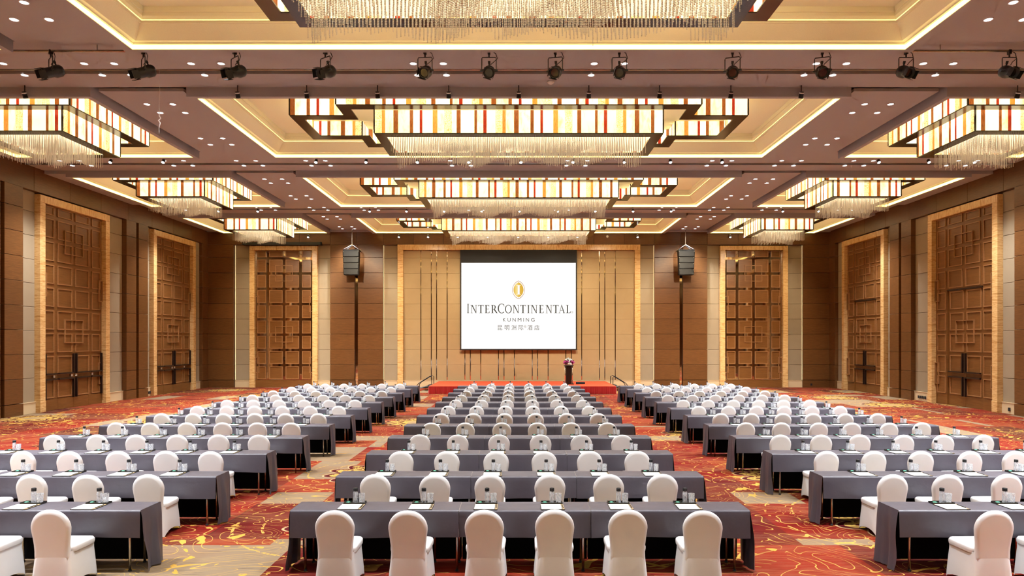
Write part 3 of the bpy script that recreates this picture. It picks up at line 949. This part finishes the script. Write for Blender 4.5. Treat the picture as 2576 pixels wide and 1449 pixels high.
def serif_letter(ch):
    """list of polygons in a box of height 1; returns polys, width"""
    P = []
    def bar(x0, x1, z0, z1): P.append([(x0, z0), (x1, z0), (x1, z1), (x0, z1)])
    def quad(a, b, c, d): P.append([a, b, c, d])
    def serif(x, z, w=.17):
        s = .045
        bar(x - w, x + w, z if z < .5 else z - s, z + s if z < .5 else z)
    def arc(cx, cz, rx, rz, a0, a1, tk, tn, n=22):
        for i in range(n):
            q0 = a0 + (a1 - a0) * i / n; q1 = a0 + (a1 - a0) * (i + 1) / n
            def pt(q, inner):
                t = tn + (tk - tn) * abs(math.cos(q))
                return (cx + (rx - (t if inner else 0)) * math.cos(q), cz + (rz - (tn * 1.1 if inner else 0)) * math.sin(q))
            P.append([pt(q0, 0), pt(q1, 0), pt(q1, 1), pt(q0, 1)])
    T, t = .155, .068
    if ch == 'I':
        bar(.12, .12 + T, 0, 1); serif(.12 + T / 2, 0); serif(.12 + T / 2, 1); w = .375
    elif ch == 'N':
        bar(.12, .12 + t, 0, 1); bar(.72, .72 + t, 0, 1); quad((.10, 1), (.70, 0), (.70 + T * .7, 0), (.12 + T, 1))
        serif(.147, 0, .14); serif(.09, 1, .12); serif(.747, 1, .14); w = .9
    elif ch == 'T':
        bar(.36 - T / 2, .36 + T / 2, 0, 1); bar(0, .72, .94, 1); serif(.36, 0, .19)
        quad((0, 1), (0, .80), (.035, .80), (.09, 1)); quad((.72, 1), (.72, .80), (.685, .80), (.63, 1)); w = .72
    elif ch == 'E':
        bar(.08, .08 + T, 0, 1); bar(0, .60, 0, .055); bar(0, .57, .945, 1); bar(.08, .48, .49, .54)
        quad((.60, 0), (.64, .22), (.60, .22), (.48, 0)); quad((.57, 1), (.57, .80), (.53, .80), (.45, 1)); bar(.46, .485, .41, .62); w = .64
    elif ch == 'R':
        bar(.08, .08 + T, 0, 1); serif(.147, 0); bar(0, .35, .945, 1); bar(.1, .35, .46, .51)
        arc(.33, .73, .27, .27, -PI / 2, PI / 2, T, t); quad((.28, .50), (.66, 0), (.66 + T * 1.1, 0), (.28 + T * 1.25, .50)); bar(.66, .88, 0, .04); w = .86
    elif ch == 'C':
        arc(.50, .5, .50, .53, math.radians(48), math.radians(312), T, t, 30)
        quad((.83, .90), (.83, .68), (.80, .68), (.74, .95)); w = .86
    elif ch == 'O':
        arc(.50, .5, .50, .53, 0, 2 * PI, T, t, 36); w = 1.0
    elif ch == 'A':
        quad((.10, 0), (.155, 0), (.45, .95), (.40, 1)); quad((.36, 1.03), (.68, 0), (.83, 0), (.44, 1.03)); bar(.22, .66, .31, .36); serif(.12, 0, .13); serif(.75, 0, .16); w = .92
    elif ch == 'L':
        bar(.10, .10 + T, 0, 1); serif(.167, 1); bar(0, .58, 0, .055); quad((.58, 0), (.63, .25), (.59, .25), (.46, 0)); w = .63
    return P, w
def put_letter(ch, u0, u1, vtop, vbase, y=-.013):
    P, w = serif_letter(ch)
    x0, x1, z0, z1 = SX(u0), SX(u1), SZ(vbase), SZ(vtop)
    b = MB()
    for q in P:
        q = [(x * (x1 - x0) / w, z * (z1 - z0)) for x, z in q]
        area = sum(q[i][0] * q[(i + 1) % len(q)][1] - q[(i + 1) % len(q)][0] * q[i][1] for i in range(len(q)))
        b.poly(q if area > 0 else q[::-1], y, y + .003)
    new('letter', b.mesh('letter', INK), scr, (x0, 0, z0))
for (ch, a, b, big) in (('I', 143, 175, 1), ('N', 197, 292, 0), ('T', 305, 387, 0), ('E', 405, 475, 0), ('R', 497, 592, 0), ('C', 592, 690, 1), ('O', 697, 797, 0), ('N', 810, 907, 0), ('T', 918, 1002, 0),
                        ('I', 1020, 1057, 0), ('N', 1073, 1172, 0), ('E', 1195, 1264, 0), ('N', 1290, 1387, 0), ('T', 1397, 1481, 0), ('A', 1478, 1577, 0), ('L', 1588, 1657, 0)):
    put_letter(ch, a, b, 720 if big else 738, 856)
P, w_ = serif_letter('I')
b = MB()
for q in P:
    q = [((x / w_ - .5) * 70 * k, (z - .5) * 136 * k) for x, z in q]
    b.poly(q, -.019, -.0171)
new('emblem_letter', b.mesh('emblem_letter', SCREEN_W), em)

def text(body, u0, u1, vt, vb, bold=0.0):
    c = bpy.data.curves.new('lettering', 'FONT')
    c.body = body; c.extrude = .0015; c.offset = bold; c.size = 1.0
    o = bpy.data.objects.new('lettering', c); COL.objects.link(o)
    bpy.context.view_layer.update()
    bb = [Vector(q) for q in o.bound_box]
    x0 = min(q.x for q in bb); x1 = max(q.x for q in bb); y0 = min(q.y for q in bb); y1 = max(q.y for q in bb)
    me = bpy.data.meshes.new_from_object(o.evaluated_get(bpy.context.evaluated_depsgraph_get()))
    bpy.data.objects.remove(o)
    sx_, sz_ = (SX(u1) - SX(u0)) / (x1 - x0), (SZ(vt) - SZ(vb)) / (y1 - y0)
    for v in me.vertices:
        p = v.co.copy(); v.co = ((p.x - x0) * sx_, -p.z - .013, (p.y - y0) * sz_)
    me.materials.clear(); me.materials.append(INK)
    return new('lettering', me, scr, (SX(u0), 0, SZ(vb)))
for (ch, a, b) in (('K', 668, 708), ('U', 735, 780), ('N', 808, 855), ('M', 884, 937), ('I', 965, 972), ('N', 1002, 1048), ('G', 1078, 1130)):
    text(ch, a, b, 927, 980)
for (ch, a, b) in (('昆', 592, 658), ('明', 693, 760), ('洲', 793, 861), ('际', 897, 966), ('酒', 1027, 1098), ('店', 1125, 1199)):
    text(ch, a, b, 1032, 1103)
text('®', 1665, 1691, 829, 856); text('®', 973, 1010, 1034, 1071)

# ------------------------------------------------------------------ stage
def velvet(name, col):
    t = NT(name)
    n = t.noise(t.coords((1, 1, 1)), 30, 3)
    t.set(col=t.mix(n, tuple(x * .75 for x in col) + (1,), tuple(x * 1.25 for x in col) + (1,)), rough=.85, spec=.2)
    return t.m
RED_TOP = velvet('red_stage_carpet', (.52, .060, .018)); RED_SKIRT = plain('red_satin', (.42, .008, .008), .32, sheen=.3)
SX0_, SX1_, SY0, SY1 = -4.78, 5.18, 36.3, 40.9
stg = thing('stage', 'low stage with red carpet top and pleated red skirt', 'stage', (0, 0, 0))
for i in range(5):
    for j in range(2):
        a = SX0_ + (SX1_ - SX0_) * i / 5; b_ = SX0_ + (SX1_ - SX0_) * (i + 1) / 5
        c_ = SY0 + (SY1 - SY0) * j / 2; d_ = SY0 + (SY1 - SY0) * (j + 1) / 2
        MB().box(a + .003, b_ - .003, c_ + .003, d_ - .003, .33, .405).build('platform_panel', RED_TOP, stg)
        MB().box(a + .06, b_ - .06, c_ + .06, d_ - .06, .02, .33).build('platform_frame', BLACK, stg)
sk = MB()
path = []
def run(p, q):
    n = int((Vector(q) - Vector(p)).length / .035)
    for i in range(n):
        path.append((p[0] + (q[0] - p[0]) * i / n, p[1] + (q[1] - p[1]) * i / n, math.atan2(q[1] - p[1], q[0] - p[0])))
run((SX0_, SY1), (SX0_, SY0)); run((SX0_, SY0), (SX1_, SY0)); run((SX1_, SY0), (SX1_, SY1))
vs = []
for i, (x, y, a) in enumerate(path):
    for (z, m) in ((.40, .3), (.2, .8), (.005, 1.2)):
        o_ = .012 + .022 * m * (math.sin(i * 1.9) + .5 * math.sin(i * .83))
        vs.append((x + math.sin(a) * o_, y - math.cos(a) * o_, z))
fs = [(3 * i + r, 3 * i + 3 + r, 3 * i + 4 + r, 3 * i + 1 + r)[::-1] for i in range(len(path) - 1) for r in range(2)]
sk.add(vs, fs).build('pleated_skirt', RED_SKIRT, stg, smooth=True)
for s in (-1, 1):
    x = SX0_ - .14 if s < 0 else SX1_ + .14
    stp = thing('stage_steps', 'black folding steps with handrails at the %s end of the stage' % ('left' if s < 0 else 'right'), 'steps', (x, 39.2, 0))
    for i in range(2):
        MB().box(min(0, s * -.0) + s * (.1 + .3 * i) - .15, s * (.1 + .3 * i) + .15, -.45, .45, .27 - .13 * i, .31 - .13 * i).build('tread', BLACK, stp)
    for y in (-.48, .48):
        MB().tube([(s * .02, y, .02), (s * .02, y, .75), (s * .12, y, .82), (s * .75, y, .42), (s * .85, y, .30), (s * .85, y, .02)], .022, 6).build('handrail', BLACK, stp)
        MB().tube([(s * .02, y, .30), (s * .8, y, .10)], .02, 6).build('stringer', BLACK, stp)

# lectern with flowers
LX, LY = 2.78, 38.1
lec = thing('lectern', 'dark wood lectern with chrome side columns on the stage', 'lectern', (LX, LY, .405))
MB().slab(.30, .28, 1.0, .01).build('body', W_DARK, lec, (0, 0, .54))
MB().box(-.28, .28, -.22, .22, 0, .04).build('base', W_DARK, lec)
for s in (-1, 1):
    MB().tube([(s * .20, -.08, .04), (s * .20, -.08, 1.02)], .028, 10).build('chrome_column', CHROME, lec, smooth=True)
MB().box(-.27, .27, -.20, .22, 1.02, 1.06).build('desk_top', W_DARK, lec)
fl_ = thing('flower_arrangement', 'bunch of magenta and white flowers on top of the lectern', 'flowers', (LX, LY, 1.53))
MAG = plain('magenta_petals', (.36, .012, .14), .6); WHF = plain('white_petals', (.8, .8, .72), .6); LEAF = plain('dark_leaves', (.03, .09, .03), .6)
def bloom(c, r, m, name):
    b = MB()
    rng = random.Random(int(c[0] * 1000) + int(c[2] * 500))
    for i in range(26):
        u = rng.uniform(-1, 1); q = rng.uniform(0, 2 * PI); n = Vector((math.sqrt(1 - u * u) * math.cos(q), math.sqrt(1 - u * u) * math.sin(q), u))
        t1 = n.orthogonal().normalized(); t2 = n.cross(t1)
        p = n * r * .55; tip = n * r * 1.1
        b.add([p - t1 * r * .35, p + t2 * r * .1, p + t1 * r * .35, tip + t1 * r * .22, tip - t1 * r * .22], [(0, 1, 2, 3, 4)])
    b.lathe([(.3 * r, -.6 * r), (.6 * r, -.2 * r), (.6 * r, .3 * r), (.2 * r, .6 * r)], 8)
    b.build(name, m, fl_, c)
for (x, y, z, r, m, nm) in ((-.17, -.05, .08, .13, MAG, 'magenta_bloom'), (-.06, -.09, .12, .09, MAG, 'magenta_bloom'), (.19, -.05, .10, .13, MAG, 'magenta_bloom'), (0, 0, .23, .12, WHF, 'white_bloom'), (-.12, 0, .20, .09, WHF, 'white_bloom'), (.13, 0, .22, .08, WHF, 'white_bloom'),
                            (.04, -.14, .03, .09, WHF, 'white_bloom'), (.08, -.16, .0, .08, WHF, 'white_bloom'), (.03, -.08, .13, .08, WHF, 'white_bloom')):
    bloom((x, y, z), r, m, nm)
lf = MB()
rng = random.Random(3)
for i in range(34):
    q = rng.uniform(0, 2 * PI); e = rng.uniform(-.3, .8); d = Vector((math.cos(q), math.sin(q) * .6, e)).normalized(); L = rng.uniform(.24, .38)
    s_ = d.cross(Vector((0, 0, 1))).normalized() * .03
    lf.add([d * .08, d * L * .6 + s_, d * L, d * L * .6 - s_], [(0, 1, 2, 3)])
lf.build('leaves', LEAF, fl_, (0, 0, .10))
tag(MB().slab(.5, .10, .12, .02).build('stage_monitor', BLACKM, None, (3.45, 38.15, .467)), 'small black box on the stage floor beside the lectern', 'box')

# ------------------------------------------------------------------ chairs
def outline():
    """half-width of the backrest against height: waist, shoulder, round top"""
    ctl = [(.30, .190), (.36, .196), (.42, .196), (.50, .199), (.58, .207), (.65, .217), (.70, .222)]
    pts = [(w_, z) for z, w_ in ctl]
    n = 9
    for i in range(1, n):
        a = PI / 2 * i / n
        pts.append((.222 * math.cos(a) ** .93, .70 + .206 * math.sin(a)))
    right = pts
    return right + [(0, .906)] + [(-x, z) for x, z in right[::-1]]
def back_mesh():
    o = outline(); n = len(o)
    cx, cz = 0, .62
    def lean(z): return -.235 - .045 * max(0, z - .45) / .45 - .01
    vs = []
    for (k, dy) in ((.80, .031), (.955, .027), (1.0, .008), (1.0, -.008), (.955, -.027), (.80, -.031)):
        for (x, z) in o:
            zz = cz + (z - cz) * k
            vs.append((x * k, lean(zz) + dy, zz))
    fs = []
    for r in range(5):
        for i in range(n):
            j = (i + 1) % n
            fs.append((r * n + i, r * n + j, (r + 1) * n + j, (r + 1) * n + i)[::-1])
    fs.append(tuple(range(n)))
    fs.append(tuple(range(5 * n, 6 * n))[::-1])
    me = MB().add(vs, fs).mesh('backrest', CHAIR, True)
    bm = bmesh.new(); bm.from_mesh(me); bmesh.ops.recalc_face_normals(bm, faces=bm.faces); bm.to_mesh(me); bm.free()
    return me

def ring_rr(hx, hy, r, cy, per=4):
    """rounded rectangle, per points on each corner and 4 on each side"""
    pts = []
    for (sx_, sy_, a0) in ((1, 1, 0), (-1, 1, PI / 2), (-1, -1, PI), (1, -1, 1.5 * PI)):
        for i in range(per):
            a = a0 + PI / 2 * i / (per - 1)
            pts.append((sx_ * (hx - r) + r * math.cos(a), cy + sy_ * (hy - r) + r * math.sin(a)))
        nx = {(1, 1): (-1, 1), (-1, 1): (-1, -1), (-1, -1): (1, -1), (1, -1): (1, 1)}[(sx_, sy_)]
        p = pts[-1]
        a1 = a0 + PI / 2
        q = (nx[0] * (hx - r) + r * math.cos(a1), cy + nx[1] * (hy - r) + r * math.sin(a1))
        for i in range(1, 5):
            pts.append((p[0] + (q[0] - p[0]) * i / 5, p[1] + (q[1] - p[1]) * i / 5))
    return pts
def loft(rings, name, cap=True):
    n = len(rings[0]); vs = [p for r in rings for p in r]; fs = []
    for r in range(len(rings) - 1):
        for i in range(n):
            j = (i + 1) % n
            fs.append((r * n + i, r * n + j, (r + 1) * n + j, (r + 1) * n + i))
    if cap: fs.append(tuple((len(rings) - 1) * n + i for i in range(n)))
    return MB().add(vs, fs).mesh(name, CHAIR, True)
def seat_mesh():
    R = []
    for (h, d, z) in ((.218, .222, .405), (.222, .226, .43), (.222, .226, .455), (.212, .216, .474), (.15, .155, .482), (.05, .05, .484)):
        R.append([(x, y, z) for x, y in ring_rr(h, d, min(.07, h * .6), -.005)])
    return loft(R, 'seat')
def skirt_mesh():
    R = []
    for (h, d, z, cy) in ((.236, .262, 0, -.032), (.228, .257, .12, -.032), (.214, .252, .26, -.030), (.204, .249, .35, -.030), (.204, .240, .42, -.022)):
        ring = ring_rr(h, d, .05, cy)
        if z == 0:
            out = []
            for (x, y) in ring:
                u = min(abs(abs(x) - h), 9) ; v_ = min(abs(abs(y - cy) - d), 9)
                t = max(0.0, min(1.0, (u if v_ < .02 else v_ if u < .02 else min(u, v_)) / h))
                arch = .075 * math.sin(min(1, t) * PI / 2) ** .7 if t > .12 else 0.004
                out.append((x * (1 - .05 * t), cy + (y - cy) * (1 - .05 * t), arch))
            ring = out
            R.append(ring)
        else: R.append([(x, y, z) for x, y in ring])
    return loft(R, 'cover_skirt', False)
BACK_ME, SEAT_ME, SKIRT_ME = back_mesh(), seat_mesh(), skirt_mesh()

# ------------------------------------------------------------------ tables and cloths
ROWS = 12
Y1, PITCH, TD = 8.28, 2.066, .45
BLOCKS = [('left', -7.37), ('centre', .015), ('right', 7.39)]
def cloth_mesh(xa, xb, lend, rend, seed, dz=0.0):
    rng = random.Random(seed)
    b = MB()
    nx = max(24, int((xb - xa) / .05))
    ph = [rng.uniform(0, 6.3) for _ in range(6)]
    def wav(x):
        return math.sin(x * 3.1 + ph[0]) * .5 + math.sin(x * 7.3 + ph[1]) * .35 + math.sin(x * 13.7 + ph[2]) * .2
    prof = [('n', .43, 1.0), ('n', .51, .8), ('n', .60, .5), ('n', .68, .22), ('n', .735, 0), ('c', .752, .0), ('t', .012, 0), ('t', .15, 0), ('t', .3, 0), ('t', .438, 0), ('d', .752, 0), ('f', .735, 0), ('f', .50, .4), ('f', .25, .8), ('f', .035, 1.0)]
    vs = []
    for i in range(nx + 1):
        x = xa + (xb - xa) * i / nx
        g = wav(x)
        for (k, v_, m) in prof:
            if k == 'n': p = (x, -.014 + dz - .020 * m * (g + .4), v_ + .006 * m * math.sin(x * 2.2 + ph[3]))
            elif k == 'c': p = (x, -.009 + dz, v_ - dz)
            elif k == 't': p = (x, v_, .7585 - dz + .0006 * math.sin(x * 9 + v_ * 14))
            elif k == 'd': p = (x, TD + .009 - dz, v_ - dz)
            else: p = (x, TD + .014 - dz + .016 * m * (g + .4), v_)
            vs.append(p)
    n = len(prof)
    fs = [(i * n + j, (i + 1) * n + j, (i + 1) * n + j + 1, i * n + j + 1) for i in range(nx) for j in range(n - 1)]
    b.add(vs, fs)
    for (on, x, s) in ((lend, xa, -1), (rend, xb, 1)):
        if not on: continue
        vs, m_, r_ = [], 14, 9
        for j in range(r_ + 1):
            z = .757 - (.757 - .02) * j / r_
            q = j / r_
            for i in range(m_ + 1):
                y = -.005 + (TD + .012) * i / m_
                wv = .030 * q * math.sin(y * 20 + ph[4]) + .016 * q * math.sin(y * 43 + ph[5])
                edge = -.05 * q * (1 - i / m_) * math.sin(q * 5 + ph[2])
                vs.append((x + s * (.003 + .012 * min(1, q * 6) + .03 * q) + s * wv + s * edge * .4, y + (.02 * q * math.sin(q * 9 + ph[1]) if i == 0 else 0), z))
        fs = [(j * (m_ + 1) + i, j * (m_ + 1) + i + 1, (j + 1) * (m_ + 1) + i + 1, (j + 1) * (m_ + 1) + i) for j in range(r_) for i in range(m_)]
        b.add(vs, fs)
    return b.mesh('tablecloth', CLOTH, True)
CL = {}
for sd in range(3):
    CL[sd, 0] = cloth_mesh(-2.785, -.742, 1, 0, 10 + sd)
    CL[sd, 1] = cloth_mesh(-.738, .858, 0, 0, 20 + sd, .002)
    CL[sd, 2] = cloth_mesh(.862, 2.785, 0, 1, 30 + sd)
SHEET = [MB().box(a, b_, TD - .02, TD - .012, .03, .70).mesh('dark_sheet', DARK_SHEET) for a, b_ in ((-2.76, -.745), (-.735, .855), (.865, 2.76))]  # black sheet added inside the far drop to darken the space under the table
TOP_ME = MB().box(-.91, .91, .008, TD - .008, .725, .752).mesh('tabletop', TABLETOP)
LEG_ME = MB().tube([(0, 0, 0), (0, 0, .725)], .0165, 8).mesh('leg', STEEL, True)
FOOT_ME = MB().lathe([(.020, 0), (.022, .012), (.017, .02)], 8).mesh('rubber_foot', BLACKM)

# ------------------------------------------------------------------ table setting
BOTTLE_ME = MB().lathe([(.027, 0), (.031, .004), (.031, .055), (.029, .075), (.031, .095), (.031, .125), (.026, .138), (.026, .150)], 12).mesh('water_bottle', WATERB, True)
CAP_ME = MB().lathe([(.0285, .148), (.0285, .184), (.026, .187)], 12).mesh('cap', BLACKM)
GLASS_ME = MB().lathe([(.033, 0), (.036, .004), (.041, .118), (.038, .118), (.033, .014), (.001, .013)], 10, cap1=False).mesh('drinking_glass', GLASS)
tr = MB().box(-.135, .135, -.055, .055, 0, .008)
tr.box(-.135, .135, -.055, -.049, .008, .022).box(-.135, .135, .049, .055, .008, .022).box(-.135, -.129, -.049, .049, .008, .022).box(.129, .135, -.049, .049, .008, .022).box(-.045, -.040, -.049, .049, .008, .018)
TRAY_ME = tr.mesh('amenity_tray', LEATHER)
MINT_ME = MB().lathe([(.026, .008), (.030, .012), (.022, .022), (.005, .025)], 10, (-.085, 0, 0)).mesh('mint', MINT, True)
PAD_ME = MB().box(-.145, .145, -.135, .135, 0, .006).mesh('writing_pad', LEATHER)
EDGE_ME = MB().box(-.145, .145, .112, .133, .006, .0085).box(.115, .143, -.133, .112, .006, .0085).mesh('pad_edging', TAN)
PAPER_ME = MB().box(-.138, .108, -.128, .106, .006, .011).mesh('paper', PAPER)
PEN_ME = MB().tube([(.128, -.07, .013), (.128, .09, .013)], .005, 6).mesh('pencil', BLACK)

def visible(x, y, m=1.0):
    return -.76 * y - m < x < .742 * y + m

rng = random.Random(21)
for r in range(ROWS):
    y = Y1 + PITCH * r
    rowname = 'front' if r == 0 else ('last' if r == ROWS - 1 else ORD[r])
    far = r >= 7
    for bi, (bn, bx) in enumerate(BLOCKS):
        where = '%s row, %s block' % (rowname, bn)
        # three tables, three cloths
        for ti, tx in enumerate((-1.85, 0, 1.85)):
            if not visible(bx + tx + (0.9 if tx < 0 else -.9 if tx > 0 else 0), y, .4): continue
            pos = ('left end', 'middle', 'right end')[ti]
            t = thing('folding_table', 'narrow folding table with steel legs at the %s, %s' % (pos, where), 'table', (bx + tx, y, 0), 0, 'conference tables')
            new('tabletop', TOP_ME, t)
            for lx in (-.77, .77):
                for ly in (.06, TD - .06):
                    l = new('leg', LEG_ME, t, (lx, ly, 0))
                    if r < 3: new('rubber_foot', FOOT_ME, l)
            c = tag(new('tablecloth', CL[(r * 2 + bi) % 3, ti], None, (bx, y, 0)), 'slate grey tablecloth draped over the %s table, %s' % (pos, where), 'tablecloth', 'slate grey tablecloths')
            new('dark_sheet', SHEET[ti], c)
        for si in range(6):
            x = bx + (si - 2.5) * .826
            if not visible(x, y, .5): continue
            seat = '%s from left, %s' % (ORD[si], where)
            jx, jy, jr = rng.uniform(-.025, .025), rng.uniform(-.03, .03), rng.uniform(-.04, .04)
            ch = thing('banquet_chair', 'white covered chair, ' + seat, 'chair', (x + jx, y - .305 + jy, 0), jr, 'white covered banquet chairs')
            new('backrest', BACK_ME, ch); new('seat', SEAT_ME, ch); new('cover_skirt', SKIRT_ME, ch)
            zt = .7595
            k1, k2 = rng.uniform(-.02, .02), rng.uniform(-.06, .06)
            p = tag(new('writing_pad', PAD_ME, None, (x + k1, y + .142, zt), (0, 0, k2 * .3)), 'black leather pad with white paper, ' + seat, 'writing pad', 'writing pads')
            new('paper', PAPER_ME, p)
            if not far: new('pad_edging', EDGE_ME, p); new('pencil', PEN_ME, p)
            t = tag(new('amenity_tray', TRAY_ME, None, (x + k1, y + .345, zt), (0, 0, k2 * .3)), 'small black tray behind the pad, ' + seat, 'tray', 'small black trays')
            if not far: new('mint', MINT_ME, t)
            b = tag(new('water_bottle', BOTTLE_ME, None, (x + k1 + .005, y + .345, zt + .0085), (0, 0, k2)), 'clear water bottle with black cap, ' + seat, 'bottle', 'water bottles')
            new('cap', CAP_ME, b)
            tag(new('drinking_glass', GLASS_ME, None, (x + k1 + .086, y + .342, zt + .0085), (0, 0, k2 * 9)), 'clear cut drinking glass, ' + seat, 'glass', 'drinking glasses')
